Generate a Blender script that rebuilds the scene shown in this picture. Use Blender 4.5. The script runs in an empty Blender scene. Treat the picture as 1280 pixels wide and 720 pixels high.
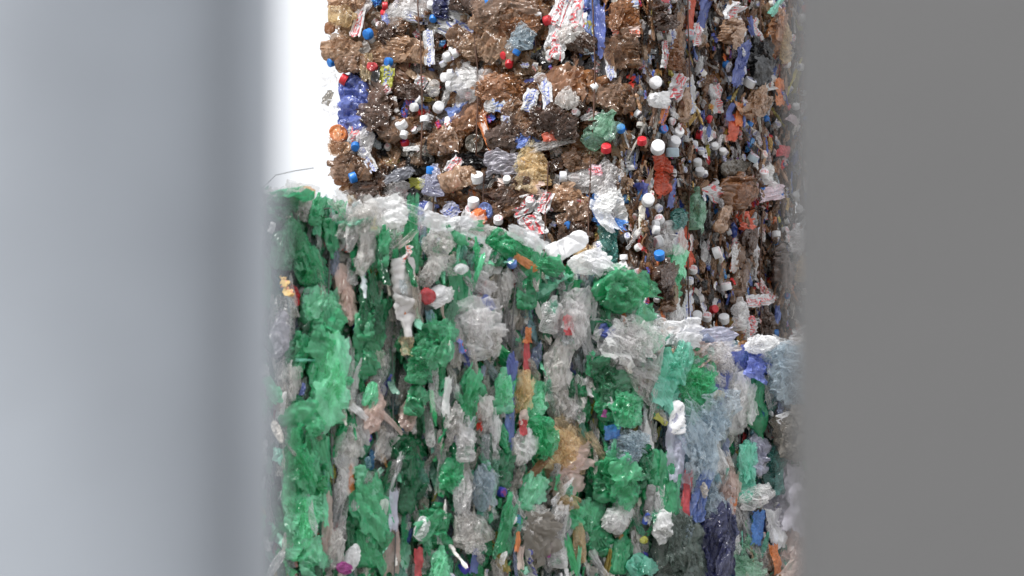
import bpy, math
import numpy as np
from mathutils import Vector
rng = np.random.default_rng(20)
SC = bpy.context.scene
COL = SC.collection
F, CX, YH = 3022.0, 640.0, 947.0          # focal length in photo pixels, image centre, horizon row
CAMZ = 1.6

def lin(c):
    c = np.array(c, float) / 255.0
    return np.where(c <= .04045, c / 12.92, ((c + .055) / 1.055) ** 2.4)

# ------------------------------------------------------------------ materials
def new_mat(name):
    m = bpy.data.materials.new(name); m.use_nodes = True
    nt = m.node_tree; nt.nodes.clear()
    out = nt.nodes.new('ShaderNodeOutputMaterial')
    return m, nt, out
def nd(nt, t, **kw):
    n = nt.nodes.new(t)
    for k, v in kw.items():
        if hasattr(n, k): setattr(n, k, v)
        else: n.inputs[k.replace('_', ' ')].default_value = v
    return n
def bump_chain(nt, scale, strength, dist=.004):
    tc = nd(nt, 'ShaderNodeTexCoord')
    n1 = nd(nt, 'ShaderNodeTexNoise'); n1.inputs['Scale'].default_value = scale; n1.inputs['Detail'].default_value = 4; n1.inputs['Distortion'].default_value = 1.2
    v = nd(nt, 'ShaderNodeTexVoronoi'); v.inputs['Scale'].default_value = scale * 1.3
    nt.links.new(tc.outputs['Object'], n1.inputs['Vector']); nt.links.new(tc.outputs['Object'], v.inputs['Vector'])
    ad = nd(nt, 'ShaderNodeMath', operation='ADD')
    nt.links.new(n1.outputs['Fac'], ad.inputs[0]); nt.links.new(v.outputs['Distance'], ad.inputs[1])
    b = nd(nt, 'ShaderNodeBump'); b.inputs['Strength'].default_value = strength; b.inputs['Distance'].default_value = dist
    nt.links.new(ad.outputs[0], b.inputs['Height'])
    return b
def facets(nt, b, scale, amount, stretch=1.0):
    """small flat crease facets: every cell of a warped Voronoi pattern tilts the normal its own way"""
    L = nt.links.new; cur = b.outputs[0]
    tc = nd(nt, 'ShaderNodeTexCoord'); n1 = nd(nt, 'ShaderNodeTexNoise'); n1.inputs['Scale'].default_value = scale * .5; n1.inputs['Detail'].default_value = 2
    L(tc.outputs['Object'], n1.inputs['Vector'])
    ds = nd(nt, 'ShaderNodeVectorMath', operation='SCALE'); ds.inputs['Scale'].default_value = 1.6 / scale; L(n1.outputs['Color'], ds.inputs[0])
    ad = nd(nt, 'ShaderNodeVectorMath', operation='ADD'); L(tc.outputs['Object'], ad.inputs[0]); L(ds.outputs[0], ad.inputs[1])
    st = nd(nt, 'ShaderNodeVectorMath', operation='MULTIPLY'); st.inputs[1].default_value = (1, 1, stretch); L(ad.outputs[0], st.inputs[0]); ad = st
    pn = nd(nt, 'ShaderNodeTexNoise'); pn.inputs['Scale'].default_value = 11; pn.inputs['Detail'].default_value = 1; L(tc.outputs['Object'], pn.inputs['Vector'])
    pm = nd(nt, 'ShaderNodeMapRange'); pm.inputs[1].default_value = .4; pm.inputs[2].default_value = .62; pm.inputs[3].default_value = .12; pm.inputs[4].default_value = 1.35; L(pn.outputs['Fac'], pm.inputs[0])
    for k, (sc, am) in enumerate([(scale, amount), (scale * 2.3, amount * .6)]):
        v = nd(nt, 'ShaderNodeTexVoronoi'); v.inputs['Scale'].default_value = sc; L(ad.outputs[0], v.inputs['Vector'])
        sb = nd(nt, 'ShaderNodeVectorMath', operation='SUBTRACT'); sb.inputs[1].default_value = (.5, .5, .5); L(v.outputs['Color'], sb.inputs[0])
        sc_ = nd(nt, 'ShaderNodeVectorMath', operation='SCALE'); ma = nd(nt, 'ShaderNodeMath', operation='MULTIPLY'); ma.inputs[1].default_value = am; L(pm.outputs[0], ma.inputs[0]); L(ma.outputs[0], sc_.inputs['Scale']); L(sb.outputs[0], sc_.inputs[0])
        a2 = nd(nt, 'ShaderNodeVectorMath', operation='ADD'); L(cur, a2.inputs[0]); L(sc_.outputs[0], a2.inputs[1])
        nm = nd(nt, 'ShaderNodeVectorMath', operation='NORMALIZE'); L(a2.outputs[0], nm.inputs[0]); cur = nm.outputs[0]
    class O: outputs = [cur]
    return O

def plastic(name, rough, clear, transl, bumps, bscale=70, spec=.5, grime=.25, fac=0, fscale=55, stretch=1.0):
    """thin crushed plastic: glossy skin + translucent body + a share seen straight through"""
    m, nt, out = new_mat(name); L = nt.links.new
    at = nd(nt, 'ShaderNodeAttribute', attribute_name='tint')
    tc = nd(nt, 'ShaderNodeTexCoord')
    gn = nd(nt, 'ShaderNodeTexNoise'); gn.inputs['Scale'].default_value = 26; gn.inputs['Detail'].default_value = 5
    L(tc.outputs['Object'], gn.inputs['Vector'])
    rmp = nd(nt, 'ShaderNodeMapRange'); rmp.inputs[1].default_value = .42; rmp.inputs[2].default_value = .72; rmp.inputs[4].default_value = grime
    L(gn.outputs['Fac'], rmp.inputs[0])
    mx = nd(nt, 'ShaderNodeMixRGB'); mx.inputs[2].default_value = (.16, .13, .10, 1)       # dust and dried dirt
    L(rmp.outputs[0], mx.inputs[0]); L(at.outputs['Color'], mx.inputs[1])
    b = bump_chain(nt, bscale, bumps)
    if fac: b = facets(nt, b, fscale, fac, stretch)
    p = nd(nt, 'ShaderNodeBsdfPrincipled'); p.inputs['Roughness'].default_value = rough; p.inputs['Specular IOR Level'].default_value = spec; p.inputs['IOR'].default_value = 1.58
    L(mx.outputs[0], p.inputs['Base Color']); L(b.outputs[0], p.inputs['Normal'])
    cur = p.outputs[0]
    if transl > 0:
        t = nd(nt, 'ShaderNodeBsdfTranslucent'); L(mx.outputs[0], t.inputs['Color']); L(b.outputs[0], t.inputs['Normal'])
        ms = nd(nt, 'ShaderNodeMixShader'); ms.inputs[0].default_value = transl
        L(cur, ms.inputs[1]); L(t.outputs[0], ms.inputs[2]); cur = ms.outputs[0]
    if clear > 0:
        tr = nd(nt, 'ShaderNodeBsdfTransparent')
        pw = nd(nt, 'ShaderNodeGamma'); pw.inputs[1].default_value = .45
        L(at.outputs['Color'], pw.inputs[0]); L(pw.outputs[0], tr.inputs['Color'])
        lw = nd(nt, 'ShaderNodeLayerWeight'); lw.inputs[0].default_value = .35; L(b.outputs[0], lw.inputs['Normal'])
        mr = nd(nt, 'ShaderNodeMapRange'); mr.inputs[3].default_value = clear; mr.inputs[4].default_value = 0.0
        L(lw.outputs['Facing'], mr.inputs[0])
        ms = nd(nt, 'ShaderNodeMixShader'); L(mr.outputs[0], ms.inputs[0])
        L(cur, ms.inputs[1]); L(tr.outputs[0], ms.inputs[2]); cur = ms.outputs[0]
    L(cur, out.inputs[0])
    return m

M_PET = plastic('crushed_pet', .15, .5, .25, .4, grime=.1, fac=.9, fscale=40, spec=1.0)
M_PET2 = plastic('crushed_pet_upright', .11, .55, .36, .35, grime=.06, fac=.85, fscale=27, stretch=.5, spec=1.0)
M_CLR = plastic('clear_plastic', .13, .8, .42, .3, grime=.05, fac=.8, fscale=24, stretch=.6, spec=1.0)
M_FILM = plastic('plastic_film', .24, .38, .38, .3, bscale=50, grime=.07, fac=.5, fscale=28, spec=.8)
M_HARD = plastic('opaque_plastic', .38, 0, .0, .12, bscale=40, spec=.4, grime=.2)
M_CORE = plastic('pressed_core', .45, 0, 0, .9, bscale=30, grime=.5)

def label_mat():
    """printed wrap: white or tinted film, ink strokes like lettering between two rules"""
    m, nt, out = new_mat('printed_label'); L = nt.links.new
    at = nd(nt, 'ShaderNodeAttribute', attribute_name='tint'); ik = nd(nt, 'ShaderNodeAttribute', attribute_name='ink')
    uv = nd(nt, 'ShaderNodeUVMap', uv_map='UVMap')
    sp = nd(nt, 'ShaderNodeSeparateXYZ'); L(uv.outputs[0], sp.inputs[0])
    nz = nd(nt, 'ShaderNodeTexNoise'); nz.inputs['Scale'].default_value = 4.5; nz.inputs['Detail'].default_value = 2; L(uv.outputs[0], nz.inputs['Vector'])
    def M(op, a, b=None, c=None):
        n = nd(nt, 'ShaderNodeMath', operation=op)
        for k, x in enumerate([a, b, c]):
            if x is None: continue
            if isinstance(x, (int, float)): n.inputs[k].default_value = x
            else: L(x, n.inputs[k])
        return n.outputs[0]
    def rng_(x, lo, hi): return M('MULTIPLY', M('GREATER_THAN', x, lo), M('LESS_THAN', x, hi))
    V_ = M('FRACT', sp.outputs['Y']); U_ = M('ADD', M('MULTIPLY', sp.outputs['X'], 5.0), M('MULTIPLY', V_, .9))
    cx = M('FRACT', U_); idn = M('FLOOR', U_)
    wn = nd(nt, 'ShaderNodeTexWhiteNoise', noise_dimensions='1D'); L(idn, wn.inputs['W'])
    sc3 = nd(nt, 'ShaderNodeSeparateXYZ'); L(wn.outputs['Color'], sc3.inputs[0]); h1, h2, h3 = sc3.outputs
    vy = M('DIVIDE', M('SUBTRACT', V_, .32), .36); inr = rng_(vy, 0.0, 1.0); col = M('LESS_THAN', cx, .78)
    stem = M('LESS_THAN', cx, .24); st2 = M('MULTIPLY', rng_(cx, .54, .78), M('GREATER_THAN', h1, .45))
    top = M('MULTIPLY', M('GREATER_THAN', vy, .78), M('GREATER_THAN', h2, .4)); mid = M('MULTIPLY', rng_(vy, .42, .62), M('GREATER_THAN', h3, .45)); bot = M('MULTIPLY', M('LESS_THAN', vy, .2), M('LESS_THAN', h2, .7))
    bars = M('MULTIPLY', M('MAXIMUM', M('MAXIMUM', top, mid), bot), col)
    gl = M('MULTIPLY', M('MAXIMUM', M('MAXIMUM', stem, st2), bars), inr)
    obw = nd(nt, 'ShaderNodeObjectInfo')
    inv = M('GREATER_THAN', M('FRACT', M('MULTIPLY', sp.outputs['X'], .37)), .62)          # some stretches are printed white on a solid ground
    blk = M('MULTIPLY', inv, M('MULTIPLY', rng_(V_, .24, .76), M('SUBTRACT', 1.0, gl))); nrm_ = M('MULTIPLY', M('SUBTRACT', 1.0, inv), gl)
    class S2: outputs = [M('MAXIMUM', M('MAXIMUM', blk, nrm_), M('MULTIPLY', rng_(V_, .12, .16), M('GREATER_THAN', V_, 0.0)))]
    s2 = S2
    wr = nd(nt, 'ShaderNodeMapRange'); wr.inputs[1].default_value = .34; wr.inputs[2].default_value = .5; wr.inputs[4].default_value = .85; L(nz.outputs['Fac'], wr.inputs[0])  # worn print
    s3 = nd(nt, 'ShaderNodeMath', operation='MULTIPLY'); L(s2.outputs[0], s3.inputs[0]); L(wr.outputs[0], s3.inputs[1])
    mx = nd(nt, 'ShaderNodeMixRGB'); L(s3.outputs[0], mx.inputs[0]); L(at.outputs['Color'], mx.inputs[1]); L(ik.outputs['Color'], mx.inputs[2])
    b = bump_chain(nt, 45, .4)
    p = nd(nt, 'ShaderNodeBsdfPrincipled'); p.inputs['Roughness'].default_value = .35
    L(mx.outputs[0], p.inputs['Base Color']); L(b.outputs[0], p.inputs['Normal'])
    t = nd(nt, 'ShaderNodeBsdfTranslucent'); L(mx.outputs[0], t.inputs['Color'])
    ms = nd(nt, 'ShaderNodeMixShader'); ms.inputs[0].default_value = .2; L(p.outputs[0], ms.inputs[1]); L(t.outputs[0], ms.inputs[2])
    L(ms.outputs[0], out.inputs[0]); return m
M_LABEL = label_mat()
MATS = [M_PET, M_FILM, M_HARD, M_LABEL, M_CLR]; MATS2 = [M_PET2, M_FILM, M_HARD, M_LABEL, M_CLR]; CUR = [MATS]; PET, FILM, HARD, LAB, CLR = range(5)

def simple(name, col, rough=.6, metal=0, nscale=20, nvar=.3, bump=.1, bscale=60):
    m, nt, out = new_mat(name); L = nt.links.new
    tc = nd(nt, 'ShaderNodeTexCoord'); n = nd(nt, 'ShaderNodeTexNoise'); n.inputs['Scale'].default_value = nscale; n.inputs['Detail'].default_value = 6
    L(tc.outputs['Object'], n.inputs['Vector'])
    mr = nd(nt, 'ShaderNodeMapRange'); mr.inputs[1].default_value = .3; mr.inputs[2].default_value = .7; mr.inputs[3].default_value = 1 - nvar; mr.inputs[4].default_value = 1 + nvar
    L(n.outputs['Fac'], mr.inputs[0])
    hs = nd(nt, 'ShaderNodeHueSaturation'); hs.inputs['Color'].default_value = (*col, 1); L(mr.outputs[0], hs.inputs['Value'])
    b = bump_chain(nt, bscale, bump, .002)
    p = nd(nt, 'ShaderNodeBsdfPrincipled'); p.inputs['Roughness'].default_value = rough; p.inputs['Metallic'].default_value = metal
    L(hs.outputs[0], p.inputs['Base Color']); L(b.outputs[0], p.inputs['Normal']); L(p.outputs[0], out.inputs[0]); return m
M_WIRE = simple('rusty_wire', (.075, .035, .022), .6, .3)
M_WIRE2 = simple('baling_wire', (.09, .09, .09), .45, .6)
M_GALV = simple('galvanised_steel', (.275, .297, .328), .38, .5, 5, .22, .05)
M_PAINT = simple('grey_paint', (.089, .0895, .091), .75, 0, 5, .04, .04)
M_GROUND = simple('concrete_yard', (.3, .29, .275), .85, 0, 1.5, .25, .3)
M_BAND = simple('bracket_steel', (.35, .36, .38), .45, .5)

# ------------------------------------------------------------------ crumpled shapes (unit sized, numpy)
def tri(x): return np.abs((x % 1.0) * 2 - 1)
def crumple(P, amp, freq, n=4, r=rng, xy=.3, along=1.0):
    """pile of straight creases: triangle waves along random directions, a little warped"""
    d = np.zeros_like(P)
    W = P + .12 * np.sin(P[:, [1, 2, 0]] * 5 + r.uniform(0, 6, 3))
    for k in range(n):
        dr = r.normal(size=3) * [along if k % 2 else 1, 1, .6]; dr /= np.linalg.norm(dr)
        mv = r.normal(size=3) * [xy, xy, 1]; mv /= np.linalg.norm(mv)
        f = freq * (1.6 ** k) * r.uniform(.7, 1.3)
        d += np.outer(tri(W @ dr * f + r.uniform()) - .5, mv) * amp / (1.28 ** k)
    return P + d
def grid_faces(nu, nv, wrap):
    i, j = np.meshgrid(np.arange(nu - 1), np.arange(nv if wrap else nv - 1), indexing='ij')
    j2 = (j + 1) % nv
    return np.stack([i * nv + j, (i + 1) * nv + j, (i + 1) * nv + j2, i * nv + j2], -1).reshape(-1, 4)

class Piece:
    def __init__(s, V, Q, mat, uv=None): s.V, s.Q, s.mat, s.uv = V, Q, mat, (uv if uv is not None else np.zeros((len(V), 2)))

def bottle(nu=44, nv=28, flat=.4, cr=.09, neck=True, r=rng):
    """x: base(-.5) to mouth(+.5); y: width +-.5; z: depth"""
    t = np.linspace(0, 1, nu); th = np.linspace(0, 2 * np.pi, nv, endpoint=False)
    R = np.interp(t, [0, .015, .05, .3, .34, .38, .62, .74, .84, .88, .95, 1], [.25, .42, .49, .5, .46, .5, .5, .44, .2, .15, .14, .13] if neck else [.2, .36, .45, .5, .47, .5, .5, .5, .46, .42, .3, .12])
    ribs = r.choice([.008, .016, .03]) * np.sin(t * 55) * ((t > .1) & (t < .65)); R = R + ribs
    sq = 1 + .1 * np.sin(t * r.uniform(3, 8) + r.uniform(0, 6))
    T, TH = np.meshgrid(t, th, indexing='ij'); RR = (R * sq)[:, None]
    sn = np.sin(TH)
    X = T - .5; Y = RR * np.cos(TH); Z = RR * sn * flat
    nk = np.clip((T - .84) * 12, 0, 1) if neck else 0
    Z = Z * (1 - nk) + RR * sn * nk * .85
    # the crush folds: valleys run across the body
    for _ in range(3):
        a = r.uniform(-1, 1); c = r.uniform(-.4, .3); s = r.uniform(.04, .1)
        dd = (X - c + a * Y * .6); Z = Z - flat * .5 * np.exp(-(dd / s) ** 2) * sn * (1 - nk)
    P = np.stack([X, Y, Z], -1).reshape(-1, 3)
    P0 = P.copy(); P = crumple(P, cr, 2.4, 6, r, .18, .35)
    w = np.asarray(nk * np.ones_like(T)).reshape(-1, 1); P = P * (1 - w * .8) + P0 * w * .8
    bend = r.uniform(-.18, .18); P[:, 1] += bend * (P[:, 0] ** 2 * 4 - .3) * .5; P[:, 2] += r.uniform(-.12, .12) * P[:, 0]
    # close both ends
    V = np.vstack([P, P[:nv].mean(0), P[-nv:].mean(0)]); n0 = len(P)
    Q = grid_faces(nu, nv, True); j = np.arange(nv); j2 = (j + 1) % nv
    e0 = np.stack([np.full(nv, n0), j, j2, j2], -1); b = (nu - 1) * nv; e1 = np.stack([np.full(nv, n0 + 1), b + j2, b + j, b + j], -1)
    return Piece(V, np.vstack([Q, e0, e1]), PET, np.stack([V[:, 0] + .5, V[:, 1] + .5], -1))
def wad(n=26, cr=.2, r=rng):
    t = np.linspace(.02, np.pi - .02, n); th = np.linspace(0, 2 * np.pi, n + 6, endpoint=False)
    T, TH = np.meshgrid(t, th, indexing='ij')
    P = np.stack([-np.cos(T) * .5, np.sin(T) * np.cos(TH) * .5, np.sin(T) * np.sin(TH) * .3], -1).reshape(-1, 3)
    P = crumple(P, cr, 1.8, 5, r)
    return Piece(P, grid_faces(n, n + 6, True), PET, P[:, :2] + .5)
def film(nx=30, ny=22, cr=.13, edge=.06, r=rng, fold=True, taper=0.0):
    x = np.linspace(-.5, .5, nx); y = np.linspace(-.5, .5, ny); X, Y = np.meshgrid(x, y, indexing='ij')
    uv = np.stack([X + .5 + .0, Y + .5], -1).reshape(-1, 2)
    ph = r.uniform(0, 6, 4)
    Yo = Y * (1 + edge * np.sin(X * 9 + ph[0]) + edge * .6 * np.sin(X * 23 + ph[1])) * (1 - taper * (X + .5))
    Xo = X * (1 + edge * np.sin(Y * 8 + ph[2]) + edge * .6 * np.sin(Y * 19 + ph[3]))
    k = r.uniform(.1, .5) if fold else .08
    Z = -k * (Y ** 2) + .05 * np.sin(X * r.uniform(2, 7) + ph[0])
    P = crumple(np.stack([Xo, Yo, Z], -1).reshape(-1, 3), cr, 1.7, 6, r, .2, .3)
    return Piece(P, grid_faces(nx, ny, False), FILM, uv)
def base_disc(n=26, r=rng):
    """moulded petal foot of a bottle, seen from below"""
    rr = np.concatenate([np.linspace(0.02, .5, 12), [.5, .49, .47, .46]]); zz = np.concatenate([.12 * np.cos(np.linspace(0, 3.4, 12) * 1.9) + .1, [0, -.15, -.3, -.42]])
    th = np.linspace(0, 2 * np.pi, n, endpoint=False)
    RR, TH = np.meshgrid(rr, th, indexing='ij'); Z = np.repeat(zz[:, None], n, 1) + .05 * np.cos(TH * 5) * np.sin(RR * 6)
    P = np.stack([RR * np.cos(TH), RR * np.sin(TH), Z], -1).reshape(-1, 3)
    P = crumple(P, .05, 1.6, 3, r)
    return Piece(P, grid_faces(len(rr), n, True), PET, P[:, :2] + .5)
def cap(n=28):
    """screw cap, top towards +z, ribbed skirt, open below with a wall thickness; radius .5, height .62"""
    prof = [(0.0, .31, 0), (.30, .31, 0), (.40, .305, 0), (.46, .28, 0), (.49, .22, 1), (.5, -.12, 1), (.5, -.15, 0), (.47, -.165, 0), (.5, -.18, 0), (.5, -.31, 0), (.44, -.31, 0), (.42, .1, 0), (0, .12, 0)]
    th = np.linspace(0, 2 * np.pi, n, endpoint=False); L = []
    for q, (rr, z, rb) in enumerate(prof):
        k = rr * (1 - (.03 * (np.arange(n) % 2) if rb else 0))
        L.append(np.stack([k * np.cos(th), k * np.sin(th), np.full(n, z)], -1))
    P = np.vstack(L)
    uv = P[:, :2] * .9 + .5
    uv[n * 4:] = (.05, .05)
    return Piece(P, grid_faces(len(prof), n, True), LAB, uv)

# ------------------------------------------------------------------ mesh output
class Buf:
    """collects transformed pieces and links them as one mesh object"""
    def __init__(s): s.V, s.Q, s.M, s.C, s.I, s.U, s.n = [], [], [], [], [], [], 0
    def add(s, pc, C, A, B, N, tint, ink=(.8, .8, .8), mat=None, uvs=None, var=0.0):
        V = C + pc.V[:, :1] * A + pc.V[:, 1:2] * B + pc.V[:, 2:3] * N
        s.V.append(V); s.Q.append(pc.Q + s.n); s.n += len(V)
        s.M.append(np.full(len(pc.Q), pc.mat if mat is None else mat, np.int32))
        tt = np.clip(np.asarray(tint, float), 0.003, .92)
        s.C.append(np.repeat(np.append(tt, 1)[None], len(V), 0)); s.I.append(np.repeat(np.append(ink, 1)[None], len(V), 0))
        s.U.append(pc.uv if uvs is None else pc.uv * uvs[0] + uvs[1])
    def build(s, name, parent, origin=None, smooth=False, mats=None):
        mats = mats or CUR[0]
        V = np.vstack(s.V); Q = np.vstack(s.Q)
        base = np.array(parent.location) if parent else np.zeros(3)
        o0 = V.mean(0) if origin is None else np.array(origin)
        V = V - o0
        tri_ = Q[:, 2] == Q[:, 3]
        ln = np.where(tri_, 3, 4).astype(np.int32); mask = np.ones(Q.shape, bool); mask[tri_, 3] = False
        li = Q[mask].astype(np.int32); st = np.concatenate([[0], np.cumsum(ln)[:-1]]).astype(np.int32)
        me = bpy.data.meshes.new(name)
        me.vertices.add(len(V)); me.vertices.foreach_set('co', V.astype(np.float32).ravel())
        me.loops.add(len(li)); me.loops.foreach_set('vertex_index', li)
        me.polygons.add(len(Q)); me.polygons.foreach_set('loop_start', st); me.polygons.foreach_set('loop_total', ln)
        for m in mats: me.materials.append(m)
        me.polygons.foreach_set('material_index', np.concatenate(s.M))
        me.polygons.foreach_set('use_smooth', np.full(len(Q), smooth, bool))
        a = me.attributes.new('tint', 'FLOAT_COLOR', 'POINT'); a.data.foreach_set('color', np.vstack(s.C).astype(np.float32).ravel())
        if any(np.any(m == LAB) for m in s.M):
            a = me.attributes.new('ink', 'FLOAT_COLOR', 'POINT'); a.data.foreach_set('color', np.vstack(s.I).astype(np.float32).ravel())
            u = me.uv_layers.new(name='UVMap'); u.data.foreach_set('uv', np.vstack(s.U)[li].astype(np.float32).ravel())
        me.update(calc_edges=True)
        o = bpy.data.objects.new(name, me); COL.objects.link(o)
        pw = world_of(parent) if parent else np.zeros(3)
        o.parent = parent; o.location = o0 - pw; WPOS[o.name] = o0
        return o
WPOS = {}
def world_of(o): return WPOS[o.name]
def tube(pts, rad, n=8):
    pts = np.array(pts, float); L = []
    th = np.linspace(0, 2 * np.pi, n, endpoint=False)
    for i, p in enumerate(pts):
        d = pts[min(i + 1, len(pts) - 1)] - pts[max(i - 1, 0)]; d /= np.linalg.norm(d)
        a = np.cross(d, [0.3, .9, .2]); a /= np.linalg.norm(a); b = np.cross(d, a)
        L.append(p + rad * (np.cos(th)[:, None] * a + np.sin(th)[:, None] * b))
    P = np.vstack(L); P = np.vstack([P, pts[0], pts[-1]]); n0 = len(pts) * n
    Q = grid_faces(len(pts), n, True); j = np.arange(n); j2 = (j + 1) % n; b = (len(pts) - 1) * n
    Q = np.vstack([Q, np.stack([np.full(n, n0), j2, j, j], -1), np.stack([np.full(n, n0 + 1), b + j, b + j2, b + j2], -1)])
    return Piece(P, Q, 0)
I3 = (np.array([1., 0, 0]), np.array([0, 1., 0]), np.array([0, 0, 1.]))
def raw(name, pc, mat, parent, smooth=True, origin=None):
    b = Buf(); b.add(pc, np.zeros(3), *I3, (.5, .5, .5), mat=0); return b.build(name, parent, origin, smooth, [mat])
def empty(name, loc, label, cat, group=None):
    o = bpy.data.objects.new(name, None); COL.objects.link(o); o.location = loc; o.empty_display_size = .2
    o['label'] = label; o['category'] = cat
    if group: o['group'] = group
    WPOS[o.name] = np.array(loc, float); return o

# ------------------------------------------------------------------ the faces of the bales
def nrm(v): v = np.array(v, float); return v / np.linalg.norm(v)
class Face:
    def __init__(s, O, U, V, N, W, H): s.O, s.U, s.V, s.N, s.W, s.H = np.array(O, float), nrm(U), nrm(V), nrm(N), W, H
    def hit(s, px, py):
        d = np.array([(px - CX) / F, 1.0, (YH - py) / F]); c = np.array([0, 0, CAMZ])
        t = np.dot(s.O - c, s.N) / np.dot(d, s.N); return c + d * t
    def jac(s, P, lim=3.0):
        """pixel vector -> vector lying in the face"""
        X, Y, Z = P[0], P[1], P[2] - CAMZ
        def pr(D): return np.array([F * (D[0] * Y - X * D[1]) / Y ** 2, F * (D[2] * Y - Z * D[1]) / Y ** 2])
        J = np.stack([pr(s.U), pr(s.V)], 1); return np.linalg.inv(J)
X_, Z_ = np.array([1., 0, 0]), np.array([0, 0, 1.])
# green/clear row: plane receding to the right
A0 = np.array([-.695, 7.0]); dg = np.array([math.cos(math.pi / 4), math.sin(math.pi / 4)])
def gface(t0, t1, z0, z1):
    p = A0 + dg * t0
    return Face([p[0], p[1], z0], [dg[0], dg[1], 0], Z_, [dg[1], -dg[0], 0], t1 - t0, z1 - z0)
# brown stack: corner at the picture's middle
C0 = np.array([.5, 10.0]); dl = np.array([-.866, .5]); dr_ = np.array([.5, .866])

def box_faces(p, du, W, dv, D, z0, z1):
    """p: corner, du: along the main face, dv: into the bale"""
    du, dv = np.array([*du, 0]), np.array([*dv, 0]); p = np.array([*p, z0]); H = z1 - z0
    return dict(main=Face(p, du, Z_, -dv, W, H), near=Face(p, dv, Z_, -du, D, H), far=Face(p + du * W, dv, Z_, du, D, H),
                back=Face(p + dv * D, du, Z_, dv, W, H), top=Face(p + Z_ * H, du, dv, Z_, W, D))

# ------------------------------------------------------------------ colours
BR = [(146, 106, 74), (160, 122, 88), (116, 78, 50), (178, 144, 112), (146, 98, 56), (92, 62, 42), (166, 130, 98), (188, 160, 132), (132, 96, 68)]
BR_SHADED = [(120, 88, 64), (146, 114, 88), (92, 62, 42), (160, 128, 102), (140, 92, 48), (70, 48, 34), (104, 76, 56)]  # browns of the receding side, darkened: its shade is put into the colour
CL = [(214, 210, 206), (196, 194, 194), (224, 223, 224), (206, 200, 190), (190, 198, 202)]
WH = [(228, 228, 230), (214, 212, 214), (236, 232, 226)]
GR = [(52, 174, 118), (80, 194, 142), (26, 140, 88), (120, 212, 170), (60, 182, 118), (22, 108, 70), (150, 218, 192)]
BL = [(80, 108, 195), (110, 136, 205), (74, 86, 168), (80, 154, 212)]
RD = [(200, 40, 50), (215, 60, 45)]
OR = [(222, 128, 60), (208, 156, 84), (205, 172, 100)]
MI = [(150, 200, 180), (130, 170, 180), (120, 190, 170), (165, 175, 200)]
YE = [(200, 190, 80), (190, 170, 90)]
BK = [(30, 28, 30), (45, 42, 44)]
def pick(pal):
    f = [p for p, _ in pal]; w = np.array([w for _, w in pal], float); c = f[rng.choice(len(f), p=w / w.sum())]
    c = lin(c[rng.integers(len(c))]); c = c * .93 + c.mean() * .07; return c * rng.uniform(.75, 1.25)
PAL = dict(
    brown=[(BR, 74), (CL, 9), (WH, 4), (BL, 1.6), (OR, 1.2), (RD, .2), (BK, 8), (YE, .5)],
    green=[(GR, 44), (CL, 40), (WH, 8), (MI, 7), (BL, 1), (RD, .7), (YE, 1.5), (OR, 1)],
    brownbits=[(BR, 46), (CL, 22), (WH, 10), (BL, 5), (OR, 2), (RD, 1.5), (BK, 10), (YE, 2)],
    greenbits=[(GR, 40), (CL, 40), (WH, 12), (MI, 6), (BL, .5), (RD, .5), (YE, 1), (OR, .7)],
    clearbits=[(CL, 38), (MI, 24), (WH, 18), (GR, 8), (BL, 3), (OR, 1), (RD, .7), (BR, 5), (YE, 2)],
    brownside=[(BR_SHADED, 70), (CL, 9), (WH, 5), (BL, 3), (OR, 2.5), (RD, 1.5), (BK, 9), (YE, 1)],
    clear=[(CL, 36), (MI, 24), (WH, 14), (GR, 9), (BL, 4), (OR, 1), (RD, .8), (BR, 5), (YE, 2), (BK, 2)])

FLAPS = [film(20, 15, .15, .09, taper=rng.uniform(-.5, .6)) for _ in range(16)]
PROTO = dict(b=[bottle(26, 14, rng.uniform(.3, .55), .15) for _ in range(14)] + [bottle(24, 14, .4, .18, neck=False) for _ in range(8)],
             w=[wad(13, .3) for _ in range(8)], f=[film(14, 10, .2) for _ in range(12)], c=[cap(14)])

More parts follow.
